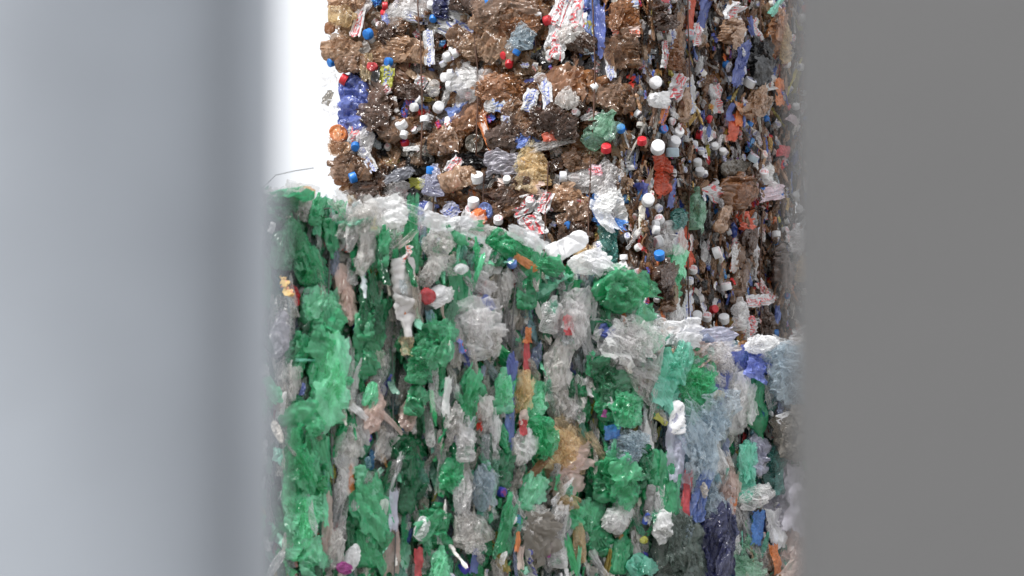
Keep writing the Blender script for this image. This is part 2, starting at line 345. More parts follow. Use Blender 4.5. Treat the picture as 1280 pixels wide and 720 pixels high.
def rot(a): return math.cos(a), math.sin(a)
def bulge(u, v): return .03 * math.sin(u * 7 + v * 3) + .015 * math.sin(u * 17 + v * 11)
def scatter(buf, face, n, kind, layered, zoff=(-.075, .0), size=(.07, .2), pal=None, caps=.08, labels=.1):
    """the mass of pressed waste: small crushed pieces all over one face of a bale"""
    up = face.N[2] > .5
    for _ in range(n):
        u, v = rng.uniform(0, face.W), rng.uniform(0, face.H)
        if kind.startswith('green') and face.N[1] < .5:
            drop = .10 * max(0.0, min(1.0, (u - 1.1) / .6))
            if not up and abs(face.W - 1.82) < .01 and v > face.H - drop: continue
        else: drop = 0
        blg = bulge(u, v)
        edge = min(u, face.W - u, v, face.H - v); rnd = -.05 * max(0, 1 - edge / .08) ** 2
        P = face.O + face.U * u + face.V * v + face.N * (rng.uniform(*zoff) + blg + rnd)
        if up and drop: P = P - Z_ * drop
        r = rng.uniform()
        Nn = nrm(face.N + rng.normal(size=3) * .28)
        if r < caps:
            s = rng.uniform(.028, .04); ax = nrm(face.N + rng.normal(size=3) * .7 + np.array([0, -.4, 0])); a = nrm(np.cross(ax, rng.normal(size=3))); b = np.cross(ax, a)
            c = rng.uniform(.75, 1) * lin([(222, 220, 218), (215, 214, 216), (224, 220, 212), (50, 130, 210), (200, 45, 55), (220, 222, 225), (215, 212, 208), (228, 228, 230), (200, 198, 192), (235, 235, 235)][rng.integers(10)] if kind != 'green' else [(225, 225, 225), (30, 130, 80), (60, 60, 170)][rng.integers(3)])
            buf.add(PROTO['c'][0], P + face.N * .015, a * s, b * s, ax * s, c, ink=lin([(200, 60, 70), (70, 90, 190)][rng.integers(2)]), mat=LAB); continue
        L = rng.uniform(*size)
        if layered:
            ang = math.pi / 2 + rng.normal() * .28; W = L * rng.uniform(.14, .4)
        else:
            ang = rng.normal() * .9; W = L * rng.uniform(.3, .62)
        if up: ang = rng.uniform(0, 6.3); W = L * rng.uniform(.35, .7)
        sliver = layered and not up and rng.uniform() < .14
        if sliver and v + L * .8 > face.H: sliver = False
        if sliver: L *= rng.uniform(1.0, 1.5); W = rng.uniform(.014, .034); P = P + face.N * .03
        c, s = rot(ang); A = (face.U * c + face.V * s); A = nrm(A - Nn * np.dot(A, Nn)); B = np.cross(Nn, A)
        if rng.uniform() < .5: A = -A
        if r < caps + labels:
            t = lin(WH[rng.integers(3)]) * rng.uniform(.45, .95) if rng.uniform() < .75 else pick([(BL, 2), (RD, 1), (OR, 1)])
            ink = lin([(205, 35, 60), (190, 30, 60), (50, 70, 175), (45, 60, 190), (225, 90, 50)][rng.integers(5)])
            buf.add(PROTO['f'][rng.integers(12)], P + face.N * .012, A * L * .5, B * max(W, .02) * .8, Nn * L * .6, t, ink, LAB, (np.array([rng.uniform(.5, 1.2), rng.uniform(.6, 1)]), rng.uniform(0, .4, 2)))
            continue
        k = rng.uniform(); col = pick(pal or PAL[kind])
        if layered and not up: v2 = face.H - v; L = min(L, max(.07, v2 * 2 + .04))
        if k < (.52 if layered else .5): pc, m = PROTO['b'][rng.integers(22)], (PET if rng.uniform() < .85 else HARD)
        elif k < .6: pc, m = PROTO['w'][rng.integers(8)], PET; 
        else: pc, m = PROTO['f'][rng.integers(12)], FILM
        if L < .09 and kind != 'brownside' and rng.uniform() < .7: pc, m = (PROTO['f'][rng.integers(12)], FILM) if rng.uniform() < .6 else (PROTO['w'][rng.integers(8)], PET); W = max(W, L * .45)
        if m != HARD and col.min() > .28 and rng.uniform() < .8: m = CLR
        buf.add(pc, P, A * L, B * W, Nn * max(W, L * .22) * (.75 if not layered else 1.0), col, mat=m)

def core(faces, inset, tint):
    """dark pressed heart of the bale: a crumpled block just below the outer layer"""
    b = Buf()
    for nm, f in faces.items():
        nx, ny = int(f.W / .035) + 2, int(f.H / .035) + 2
        x = np.linspace(0, 1, nx); X, Y = np.meshgrid(x, np.linspace(0, 1, ny), indexing='ij')
        P = np.stack([X * f.W / .3, Y * f.H / .3, 0 * X], -1).reshape(-1, 3); Pc = crumple(P, .14, .9, 4); dz = (Pc - P)[:, 2]
        edge = np.minimum(np.minimum(X, 1 - X), np.minimum(Y, 1 - Y)).ravel(); dz = dz * np.clip(edge * 20, 0, 1)
        V = f.O + np.outer((X * (f.W - 2 * inset) + inset).ravel(), f.U) + np.outer((Y * (f.H - 2 * inset) + inset).ravel() if nm != 'top' else (Y * (f.H - 2 * inset) + inset).ravel(), f.V) + np.outer(dz * .3 - inset, f.N)
        b.add(Piece(V, grid_faces(nx, ny, False), 0), np.zeros(3), *I3, tint, mat=0)
    return b

# ------------------------------------------------------------------ posts close to the camera
def px_at(px, Y): return (px - CX) / F * Y
def lathe(prof, n=64):
    th = np.linspace(0, 2 * np.pi, n, endpoint=False)
    return Piece(np.vstack([np.stack([r * np.cos(th), r * np.sin(th), np.full(n, z)], -1) for r, z in prof]), grid_faces(len(prof), n, True), 0)
def build_posts():
    D = .80; R = .080; x = px_at(347, D) - R
    e = empty('metal_pole', (x, D, 0), 'blurred round galvanised steel pole close to the camera, left of the bales', 'pole')
    s = lathe([(0, .012), (R, .012), (R, .5), (R, 1.2), (R, 2.2), (R, 3.0), (R - .004, 3.01), (0, 3.01)]); s.V += [x, D, 0]; raw('shaft', s, M_GALV, e)
    s = lathe([(0, 0), (.11, 0), (.11, .01), (.108, .0115), (0, .0115)], 48); s.V += [x, D, 0]; raw('base_plate', s, M_BAND, e, False)
    s = lathe([(0, 3.009), (R + .004, 3.009), (R + .004, 3.03), (R * .6, 3.05), (0, 3.055)]); s.V += [x, D, 0]; raw('end_cap', s, M_BAND, e)
    x0 = px_at(1012, D); w = .12; dpt = .06
    e = empty('square_post', (x0 + w / 2, D + dpt / 2, 0), 'blurred flat grey painted post close to the camera, right of the bales', 'post')
    def rbox(x0, x1, y0, y1, z0, z1, bv):
        o = np.array([(x0 + bv, y0), (x1 - bv, y0), (x1, y0 + bv), (x1, y1 - bv), (x1 - bv, y1), (x0 + bv, y1), (x0, y1 - bv), (x0, y0 + bv)])
        c = o.mean(0); L = [(c[None] + 0 * o, z0), (o, z0), (o, z1), (c[None] + 0 * o, z1)]
        return Piece(np.vstack([np.column_stack([a, np.full(8, z)]) for a, z in L]), grid_faces(4, 8, True), 0)
    raw('shaft', rbox(x0, x0 + w, D, D + dpt, .012, 3, .004), M_PAINT, e, False)
    raw('base_plate', rbox(x0 - .04, x0 + w + .04, D - .04, D + dpt + .04, 0, .011, .004), M_BAND, e, False)
    raw('end_cap', rbox(x0 - .002, x0 + w + .002, D - .002, D + dpt + .002, 3.001, 3.012, .004), M_BAND, e, False)
build_posts()

# ------------------------------------------------------------------ the larger pieces one can make out, each with its own
# place on its bale: px, py, length, width, angle (0 right, 90 up), kind, colour, ink or cap colour, label
# kinds: B crushed bottle, J opaque jug, F film, L printed label, W wad, D bottle foot, C cap (width = tilt of its axis)
K = dict(h=(186, 183, 182), t=(172, 136, 104), b=(136, 99, 69), d=(84, 56, 38), a=(148, 96, 50), o=(232, 130, 40), y=(216, 192, 148), k=(22, 22, 26), w=(228, 228, 230),
         g=(214, 211, 208), c=(224, 222, 222), s=(128, 130, 140), u=(40, 125, 210), n=(90, 108, 186), l=(105, 135, 205), r=(205, 40, 52), q=(120, 112, 100),
         G=(56, 178, 122), H=(122, 216, 172), D=(24, 128, 82), M=(110, 205, 180), Y=(190, 190, 60), P=(186, 187, 208), m=(165, 40, 140), T=(45, 120, 112),
         R=(235, 90, 40), v=(176, 192, 202), p=(205, 180, 170), e=(150, 195, 170), N=(50, 56, 104), x=(100, 116, 108), i=(215, 190, 200), z=(176, 172, 184))
HB = [
(445,6,44,24,10,'B','t'),(443,27,30,24,0,'B','y'),(428,42,13,14,0,'W','a'),(462,12,26,18,70,'W','c'),(460,30,44,12,-105,'L','w','r'),
(471,48,14,30,200,'C','u'),(486,10,11,70,180,'C','r'),(516,13,60,32,-170,'B','c','r','crushed clear bottle with a red cap'),(523,22,26,18,-15,'L','w','n'),(490,40,34,22,80,'B','d'),
(489,38,34,9,-80,'L','n','w'),(505,34,28,18,60,'B','b'),(432,62,24,22,100,'F','g'),(425,83,12,50,200,'C','u'),(548,27,10,40,260,'C','u'),(557,8,34,18,80,'B','N'),(545,9,12,20,90,'C','w'),
(541,62,44,13,92,'L','w','n'),(440,66,46,24,10,'B','t'),(500,64,62,28,14,'B','t'),(525,66,36,26,-10,'B','t'),(455,85,40,20,5,'B','b'),
(472,90,32,12,88,'F','y'),(480,90,10,12,90,'W','r'),(483,104,26,9,90,'F','k'),(495,101,26,17,80,'L','Y','n'),
(578,34,54,34,-18,'L','w','n','large white label with blue lettering'),(600,8,50,20,0,'B','d'),(575,8,20,14,0,'C','s'),(625,10,12,45,80,'C','u'),(565,75,13,60,200,'C','w'),(576,70,12,60,30,'C','w'),
(561,99,13,30,180,'C','w'),(570,95,12,60,10,'C','w'),(594,108,50,34,-178,'B','c','w','crushed clear bottle with a white cap'),(667,58,30,24,-115,'B','v','u','pale blue bottle neck with a blue cap'),
(642,75,11,30,200,'C','r'),(648,86,11,30,260,'C','r'),(681,25,13,30,90,'C','w'),(693,30,13,30,20,'C','r'),(706,14,44,22,70,'L','w','r'),(702,56,44,26,78,'L','w','r'),(724,24,66,26,85,'L','w','r','long white label with red print'),
(645,20,70,36,12,'B','b'),(612,55,56,30,30,'B','t'),(637,62,44,36,-20,'B','t'),(660,32,50,30,-10,'B','a'),(615,25,40,20,60,'B','t'),(585,55,44,24,-40,'B','b'),
(743,30,78,24,-85,'F','l',0,'long sheet of light blue film'),(757,42,58,12,-88,'F','n'),(745,66,12,12,0,'F','v'),(735,58,34,26,0,'W','d'),(722,48,30,24,30,'W','g'),
(783,22,44,34,100,'B','a'),(785,42,36,13,0,'L','p','R'),(785,62,44,34,95,'B','b'),(786,5,28,14,0,'L','w','l'),(802,22,38,18,110,'B','d'),(805,4,10,14,0,'F','r'),(822,12,26,12,80,'L','w','n'),  # dark brown bottle near the corner: a hollow's shade put into its colour
(769,85,34,12,-80,'L','w','n'),(820,72,36,14,85,'B','a'),(808,72,34,8,88,'L','w','r'),(826,60,40,9,95,'L','w','n'),(840,50,60,9,85,'B','t'),(856,20,62,8,86,'F','R'),(851,45,14,20,90,'C','v'),(845,85,40,9,95,'B','b'),
(869,14,44,10,80,'F','n'),(870,38,34,9,88,'F','g'),(860,45,28,9,90,'L','w','r'),(891,20,26,20,60,'L','w','r'),(889,42,30,22,80,'B','t'),(921,36,22,7,-75,'F','n'),(931,40,30,10,-70,'L','w','r'),(911,43,12,20,90,'C','w'),
(901,84,50,12,75,'F','n'),(930,78,56,22,88,'B','k',0,'black crushed bottle'),(955,92,38,18,-70,'F','w'),(957,45,50,14,85,'B','a'),(956,10,26,8,50,'F','M'),(966,58,44,10,92,'B','y'),(969,82,11,30,180,'C','w'),(981,87,10,30,180,'C','w'),(983,26,11,30,180,'C','w'),
(422,103,20,14,20,'F','g'),(441,104,15,70,150,'C','r'),(452,136,72,36,98,'B','n',0,'large deep blue crushed bottle'),(437,172,21,21,0,'D','o',0,'amber bottle foot'),(456,175,24,18,80,'L','w','r'),(458,189,12,30,260,'C','u'),
(470,184,32,16,80,'B','c'),(427,141,16,14,40,'F','w'),(423,128,18,11,70,'F','q'),(490,146,44,38,60,'B','d'),(502,165,44,30,-30,'B','b'),(530,127,12,30,150,'C','w'),(526,138,12,30,190,'C','w'),(551,135,15,15,60,'C','w'),(538,152,13,75,90,'C','w'),(514,161,16,40,120,'C','w'),(518,174,12,60,250,'C','w'),
(568,164,15,15,60,'C','w'),(570,184,15,15,90,'C','w'),(508,136,18,5,100,'F','w'),(520,117,36,16,0,'B','d'),(529,107,20,16,60,'L','w','r'),(489,121,26,14,30,'L','w','r'),(545,112,20,14,80,'W','g'),(527,191,18,5,5,'F','w'),(560,180,40,26,10,'B','b'),
(578,141,26,22,30,'F','l'),(595,150,66,24,38,'B','a'),(630,130,26,34,90,'L','w','l'),(674,131,28,18,75,'L','w','n'),(698,134,52,15,-78,'L','w','n','white label with tall blue lettering'),(597,181,23,23,0,'D','q',0,'round grey bottle foot'),(613,168,48,12,-72,'F','o'),(618,176,36,5,-70,'F','w'),
(641,158,18,11,90,'L','w','n'),(666,177,30,18,20,'L','l','n'),(698,176,14,9,15,'F','R'),(700,184,48,12,15,'F','c'),(640,112,66,32,8,'B','a'),(660,152,50,28,-50,'B','b'),(638,175,40,26,10,'B','d'),(690,155,44,20,60,'B','d'),
(727,112,72,38,12,'B','a'),(749,113,14,70,215,'C','w'),(770,127,46,32,-170,'B','b'),(722,131,26,22,0,'W','g'),(757,164,52,26,52,'B','e',0,'folded clear bottle with a pale green tint'),(781,163,12,20,90,'C','u'),(766,189,14,20,90,'C','r'),(789,178,13,30,90,'C','r'),(715,160,50,28,-40,'B','d'),(735,200,46,22,15,'B','b'),
(800,106,16,25,30,'C','w'),(799,130,22,16,-20,'W','w'),(808,146,26,8,70,'L','o','n'),(829,168,14,20,60,'C','w'),(825,180,16,20,60,'C','w'),(801,187,19,15,80,'C','w'),(820,193,18,50,90,'C','v'),(825,112,32,18,70,'L','w','r'),(835,135,40,12,85,'B','t'),(857,118,48,13,-80,'L','w','l'),(847,100,30,10,80,'L','i','r'),
(916,106,17,40,60,'C','w'),(905,146,26,7,85,'F','o'),(902,162,30,10,88,'F','R'),(898,143,20,8,80,'F','n'),(931,139,12,20,90,'C','w'),(862,181,10,20,90,'C','w'),(872,189,10,20,90,'C','w'),(882,184,10,20,90,'C','w'),(889,191,10,20,90,'C','w'),(972,190,12,14,80,'F','r'),(980,135,10,20,90,'C','w'),(968,116,30,8,90,'F','o'),(942,101,9,30,90,'C','u'),(980,152,16,9,-40,'F','i'),(920,130,40,16,60,'B','t'),(885,125,36,12,100,'L','w','r'),
# lower bale
(427,218,13,75,190,'C','w'),(449,213,52,28,172,'B','b'),(454,227,14,60,200,'C','u'),(473,204,34,12,-62,'L','w','n'),(478,236,54,34,70,'B','d'),(442,190,26,16,0,'B','t'),(437,228,16,14,0,'W','a'),(453,253,18,14,0,'B','y'),(504,246,34,26,85,'B','c'),(507,240,24,16,-15,'L','w','r'),
(551,217,14,40,90,'C','u'),(554,232,32,22,85,'B','P'),(534,232,30,14,0,'F','Y'),(522,246,20,16,60,'W','k'),(541,261,15,40,150,'C','w'),(512,222,32,14,20,'W','s'),(592,200,50,16,5,'F','k'),(530,262,40,14,10,'B','n'),(572,209,24,14,50,'L','w','r'),(585,228,44,22,20,'B','t'),
(607,226,17,25,90,'C','w'),(605,258,16,30,90,'C','w'),(620,268,20,16,100,'D','l'),(634,279,13,30,90,'C','w'),(645,229,11,20,90,'C','w'),(673,256,13,20,90,'C','w'),(706,222,15,70,180,'C','w'),(640,207,44,30,0,'F','z'),(672,212,44,34,95,'B','y'),(575,268,20,18,40,'L','P','n'),(612,278,22,18,60,'W','o'),(599,281,20,13,70,'F','w'),
(663,260,34,24,40,'L','w','r'),(688,256,28,18,70,'L','w','r'),(676,287,30,26,-60,'L','w','r','white label with red upright letters'),(645,244,60,22,22,'B','d'),(640,262,60,20,30,'B','b'),(700,205,44,14,20,'B','d'),(660,238,50,14,-5,'F','p'),(715,250,44,26,0,'B','t'),(727,262,24,22,80,'L','w','r'),(735,225,56,26,178,'B','c'),(722,274,40,24,30,'B','b'),(725,295,40,26,0,'B','d'),  # the largest dark brown piece has a hollow's shade painted as its colour
(760,225,38,26,50,'F','c'),(752,216,16,14,0,'L','i','r'),(765,258,32,42,10,'F','w',0,'crumpled white sheet with a light blue edge'),(749,262,13,34,20,'F','u'),(763,277,40,12,-20,'F','u'),(762,306,56,20,88,'B','T',0,'crushed teal ribbed bottle'),(794,252,17,10,60,'C','w'),(822,222,50,16,-85,'F','R'),(831,243,34,7,80,'F','n'),(835,217,12,20,90,'C','w'),
(815,275,13,30,120,'C','w'),(805,283,13,40,170,'C','w'),(800,290,12,40,170,'C','w'),(824,298,40,24,80,'B','c'),(807,304,16,40,200,'C','w'),(834,276,26,13,80,'B','T'),(848,300,58,12,-75,'F','R',0,'long strip of orange film'),(857,262,48,14,88,'B','e'),(873,242,26,22,-40,'L','w','r'),(899,240,44,28,70,'B','a'),
(857,205,12,20,90,'C','w'),(868,215,13,20,90,'C','w'),(920,200,15,50,60,'C','v'),(906,211,34,16,10,'B','q'),(930,220,13,30,90,'C','w'),(950,226,34,16,-60,'F','w'),(952,243,30,18,10,'L','i','z'),(965,244,11,30,180,'C','u'),(922,274,20,12,-40,'F','R'),(920,286,18,10,-20,'F','R'),(955,294,12,60,90,'C','w'),(988,245,10,20,90,'C','w'),(992,262,10,20,90,'C','w'),
(735,318,24,20,60,'W','y'),(752,333,18,15,0,'W','w'),(781,342,36,14,88,'B','w','w','white bottle neck with a white cap'),(799,322,15,30,90,'C','u'),(836,345,76,17,87,'B','H',0,'tall pale green crushed bottle'),(857,338,12,20,90,'C','w'),(850,352,12,30,90,'C','w'),(804,350,46,20,80,'B','d'),(812,370,40,16,90,'B','b'),(825,395,36,14,80,'B','c'),(851,385,40,10,88,'L','w','n'),
(876,318,16,60,20,'C','w'),(886,360,15,60,100,'C','w'),(898,325,32,9,85,'F','w'),(906,345,66,15,88,'B','b'),(915,343,16,7,100,'F','u'),(926,378,18,16,0,'L','w','r'),(941,376,18,14,0,'L','w','r'),(954,364,32,12,-50,'L','w','r'),(976,300,32,14,85,'B','c'),(983,338,30,10,90,'B','y'),(860,396,14,20,90,'C','w'),(873,397,13,20,90,'C','w'),(889,400,15,20,90,'C','w'),(899,395,38,14,85,'B','c'),(920,410,26,14,80,'L','w','r'),(935,330,40,10,90,'F','c'),(940,300,30,8,80,'L','w','l'),(880,275,34,12,70,'B','t'),(915,310,40,12,85,'B','d'),(960,330,44,14,88,'B','d'),(945,405,40,12,90,'B','d'),
]
HG = [
(352,246,60,34,20,'F','c'),(372,238,40,18,-10,'F','g'),(462,262,50,24,12,'F','w'),(500,272,44,22,-25,'F','c'),(560,284,40,22,10,'W','w'),(420,262,50,26,-30,'F','g'),(735,342,44,26,-30,'W','w'),(782,392,34,26,-50,'F','H'),(590,278,30,14,20,'F','c'),(655,305,30,14,-35,'F','w'),(610,292,60,16,-8,'W','g'),(520,345,40,22,60,'W','g'),(470,470,50,20,80,'F','c'),(640,560,50,22,80,'W','c'),(420,640,60,20,85,'F','c'),(600,430,40,18,85,'W','g'),(350,400,60,26,88,'F','c'),(500,520,46,20,80,'W','p'),(690,650,60,24,80,'W','c'),(470,560,40,18,70,'F','g'),
(358,243,52,18,15,'F','G'),(345,262,40,30,60,'B','D'),(388,263,44,14,80,'B','G'),(376,256,40,22,80,'W','g'),(405,300,54,13,-82,'B','G'),(380,325,76,30,-70,'B','G'),(348,310,60,30,80,'B','D'),(365,295,60,22,100,'B','G'),
(438,282,60,44,60,'F','g',0,'greyish white film folded over the top edge'),(472,290,84,34,-85,'F','c'),(474,275,44,30,25,'W','w'),(457,312,54,15,88,'B','G'),(500,302,92,20,88,'B','G'),(440,320,60,20,75,'W','g'),(425,290,60,16,80,'W','c'),
(531,308,44,34,30,'W','g'),(527,283,40,20,-25,'F','w'),(535,335,36,24,-10,'F','g'),(553,341,18,14,0,'W','w'),(563,362,66,28,-80,'F','G',0,'bright green folded film'),(549,300,40,14,-35,'B','G'),(580,283,40,12,0,'F','G'),(592,294,36,18,-35,'F','w'),(565,285,30,12,0,'W','w'),
(632,309,60,30,-35,'B','G',0,'bright green crushed bottle leaning over the top edge'),(616,326,24,18,-40,'B','D'),(640,296,40,16,-25,'F','w'),(698,310,56,26,28,'J','w',0,'smooth white bottle lying across the top edge'),(677,334,28,26,60,'B','G'),(721,332,56,30,5,'W','w'),  # the dark green piece paints in the shade inside the leaning green bottle
(752,368,62,50,-40,'B','G',0,'large bright green crumpled bottle at the corner'),(742,352,36,22,0,'B','D'),(770,366,34,22,-50,'F','H'),(645,331,32,9,-35,'F','o'),(632,330,14,20,90,'C','l'),(655,352,74,28,85,'B','G'),(625,365,56,24,80,'W','g'),(602,330,50,30,70,'W','c'),(592,356,30,40,60,'B','c'),
(487,376,100,30,-87,'J','h',0,'smooth pale grey bottle standing on its neck'),(512,375,22,20,0,'W','r',0,'crumpled red piece'),(529,374,30,24,60,'W','w'),(453,384,76,26,92,'B','D'),(452,400,60,26,80,'B','G'),(453,440,64,36,85,'B','G'),(428,372,76,20,-80,'W','p'),(402,382,54,44,0,'B','H'),(398,420,64,34,70,'B','G'),
(405,478,112,40,92,'B','H',0,'tall pale green bottle standing upright'),(431,472,92,12,92,'F','c'),(366,445,64,26,85,'B','G'),(352,480,70,26,90,'W','g'),(370,530,60,56,-40,'F','G'),(345,420,60,24,80,'W','z'),(369,488,16,8,80,'F','n'),(372,452,26,4,0,'F','M'),
(580,414,86,46,-75,'B','c',0,'silvery clear crushed bottle'),(593,382,22,11,-60,'F','n'),(487,437,24,14,90,'F','y'),(553,430,56,20,-80,'F','g'),(522,430,72,36,90,'B','G'),(505,455,60,30,80,'B','G'),(536,400,60,22,80,'B','D'),(533,395,30,4,-80,'F','p'),
(577,498,76,32,75,'B','G',0,'dark green bottle leaning to the right'),(520,492,60,13,95,'F','c'),(532,500,50,10,85,'F','w'),(505,500,50,24,75,'B','G'),(542,530,46,22,80,'W','g'),(556,560,44,22,90,'B','c'),(590,520,52,22,85,'W','g'),(603,545,70,20,88,'B','c'),(616,490,60,24,92,'B','H'),(455,498,40,18,80,'W','H'),(460,515,60,28,80,'W','p'),(480,530,40,8,-45,'F','p'),(437,517,28,10,-40,'F','w'),
(627,505,124,13,88,'F','l',0,'long strip of blue film'),(626,460,34,18,85,'F','n'),(656,445,46,9,89,'F','r'),(655,420,20,12,90,'F','o'),(645,492,60,22,85,'W','y'),(637,524,20,12,80,'F','p'),(637,537,20,9,90,'F','r'),(666,500,70,32,85,'B','H'),(662,548,56,40,80,'B','G',0,'green bottle with a yellow green patch'),(673,545,22,18,0,'W','Y'),
(697,495,70,36,-80,'W','g'),(690,455,76,28,80,'W','g'),(703,400,80,34,92,'W','c'),(677,395,50,24,80,'B','c'),(693,410,26,11,88,'F','r'),(720,430,54,20,-75,'F','c'),(715,500,60,26,80,'F','c'),
(699,568,74,56,78,'W','y',0,'large tan and amber crumpled film'),(706,590,60,48,-60,'F','p'),(733,560,44,12,-60,'F','y'),(672,575,60,14,50,'F','a'),(700,630,30,24,0,'W','y'),(656,610,64,26,68,'B','H'),(734,520,10,7,80,'F','m'),(744,543,20,18,5,'F','u',0,'small bright blue square scrap'),
(766,562,44,40,60,'B','v'),(745,480,72,38,-70,'B','D'),(752,510,44,40,-40,'B','G'),(760,600,64,40,-70,'B','G'),(745,605,54,26,-80,'B','G'),(763,430,76,60,80,'F','c',0,'cloudy clear sheet bag'),(740,417,20,22,0,'W','n'),(784,424,44,32,-50,'F','H'),(790,490,64,26,-50,'F','g'),(780,462,50,24,-20,'F','c'),(775,510,50,26,80,'B','H'),
(795,562,66,11,-75,'F','w'),(802,528,20,9,-40,'F','Y'),(800,590,56,16,90,'B','G'),(785,585,60,18,80,'B','D'),(801,455,100,12,78,'F','g'),
(352,590,110,34,90,'B','G'),(374,600,100,26,92,'B','G'),(360,660,90,36,88,'B','H'),(400,585,88,20,94,'B','G'),(392,660,80,14,88,'F','p'),(430,560,60,30,80,'W','g'),(434,600,40,9,90,'F','o',0,'narrow orange strip'),(422,612,50,16,80,'W','c'),
(458,645,130,46,95,'B','G',0,'large glossy green bottle standing upright'),(440,660,110,20,90,'B','D'),(450,602,44,18,-60,'B','H'),(486,680,80,26,-88,'F','p'),(481,640,52,10,90,'F','P'),(505,600,90,22,88,'B','D'),(500,560,40,34,30,'B','D'),(535,655,56,42,80,'B','G',0,'rounded green bottle end'),(513,662,34,16,80,'W','w'),(510,704,38,9,90,'F','r'),(537,704,44,24,88,'B','H'),
(575,668,50,44,30,'W','g',0,'crumpled grey bag'),(560,620,54,22,90,'W','c'),(582,610,64,26,85,'W','v'),(545,595,44,24,80,'B','G'),(536,590,60,14,88,'F','c'),(577,702,34,12,85,'F','n'),(608,655,80,14,80,'B','G'),(618,680,26,7,88,'F','o'),(622,700,30,8,88,'F','p'),(615,590,76,28,75,'B','D'),(634,640,80,26,-70,'F','c'),(660,670,66,44,70,'F','q'),(655,650,50,36,30,'W','g'),
(674,686,24,8,80,'F','m'),(690,690,44,26,80,'B','c'),(714,678,56,15,92,'B','y'),(733,650,60,26,85,'B','H'),(711,640,40,20,90,'B','G'),(757,650,32,24,60,'W','w'),(752,680,50,26,-60,'B','G'),(770,690,60,22,80,'B','G'),(784,677,10,10,0,'W','Y'),(786,708,30,28,30,'B','M'),(806,662,44,22,85,'W','w'),(740,705,40,12,-60,'F','c'),(765,640,60,26,70,'B','c'),
(375,700,50,30,80,'B','H'),(408,712,20,16,0,'W','m'),(400,690,50,22,85,'W','g'),(425,700,40,18,70,'W','w'),
]
HC = [
(845,415,40,26,10,'F','w'),(845,428,30,20,0,'W','w'),(884,424,60,26,0,'F','P',0,'pale lavender film over the top edge'),(932,434,36,18,15,'W','w'),(962,437,36,16,-20,'F','c'),(928,453,42,32,-60,'F','n',0,'crumpled dark blue film'),(890,455,48,40,60,'B','c'),(1003,432,60,44,60,'F','c'),(1003,452,22,20,0,'W','m'),
(975,478,86,46,-58,'B','v',0,'ribbed clear bottle slanting down to the right'),(965,455,60,30,-40,'F','c'),(912,500,80,36,82,'B','c',0,'milky white bottle standing upright'),(880,480,50,9,-70,'F','n'),(898,482,30,10,80,'F','n'),(940,515,70,20,-85,'B','G'),(868,530,84,48,70,'B','v',0,'large smoky blue bottle'),(885,496,14,11,0,'W','y'),
(823,525,42,20,90,'J','w',0,'white tub'),(820,475,70,34,88,'B','M',0,'mint green crushed bottle'),(860,478,76,34,80,'B','G',0,'green crushed bottle near the top edge'),(838,475,60,12,88,'F','c'),(822,560,90,18,92,'F','P'),(818,600,90,16,88,'B','G'),(845,440,30,24,60,'F','M'),(870,446,34,30,80,'F','p'),
(985,545,60,52,10,'B','q'),(980,520,60,12,15,'F','w'),(893,577,58,16,-75,'F','w'),(880,590,80,18,92,'B','v'),(940,565,50,26,85,'B','P'),(957,585,50,16,88,'B','T'),(905,612,66,18,88,'W','p'),(908,634,22,8,80,'F','o'),(850,575,76,34,85,'B','v'),(855,622,56,20,75,'F','l'),(835,620,50,12,85,'F','r'),(925,590,70,20,88,'B','M'),(875,650,70,26,88,'B','v'),
(820,695,100,34,90,'B','x'),(850,700,90,30,92,'B','x'),(878,688,110,34,88,'B','N',0,'dark navy bottle standing upright'),(905,668,24,13,80,'F','n'),(938,660,38,11,85,'F','u'),(962,662,46,18,-80,'F','w'),(915,702,60,44,60,'B','e',0,'pale mint crumpled bottle'),(928,697,16,12,0,'W','k'),(958,700,34,10,-80,'F','o'),
(985,625,80,34,80,'F','z'),(935,622,40,26,30,'W','c'),(970,605,70,26,85,'F','z'),(1000,600,80,30,80,'F','g'),(990,680,80,36,80,'W','p'),(925,650,50,16,-60,'F','c'),(945,690,50,24,-50,'F','g'),(895,680,40,20,70,'B','c'),(1000,500,50,30,80,'F','g'),(808,640,60,18,88,'W','c'),(832,670,36,20,80,'W','v'),
]
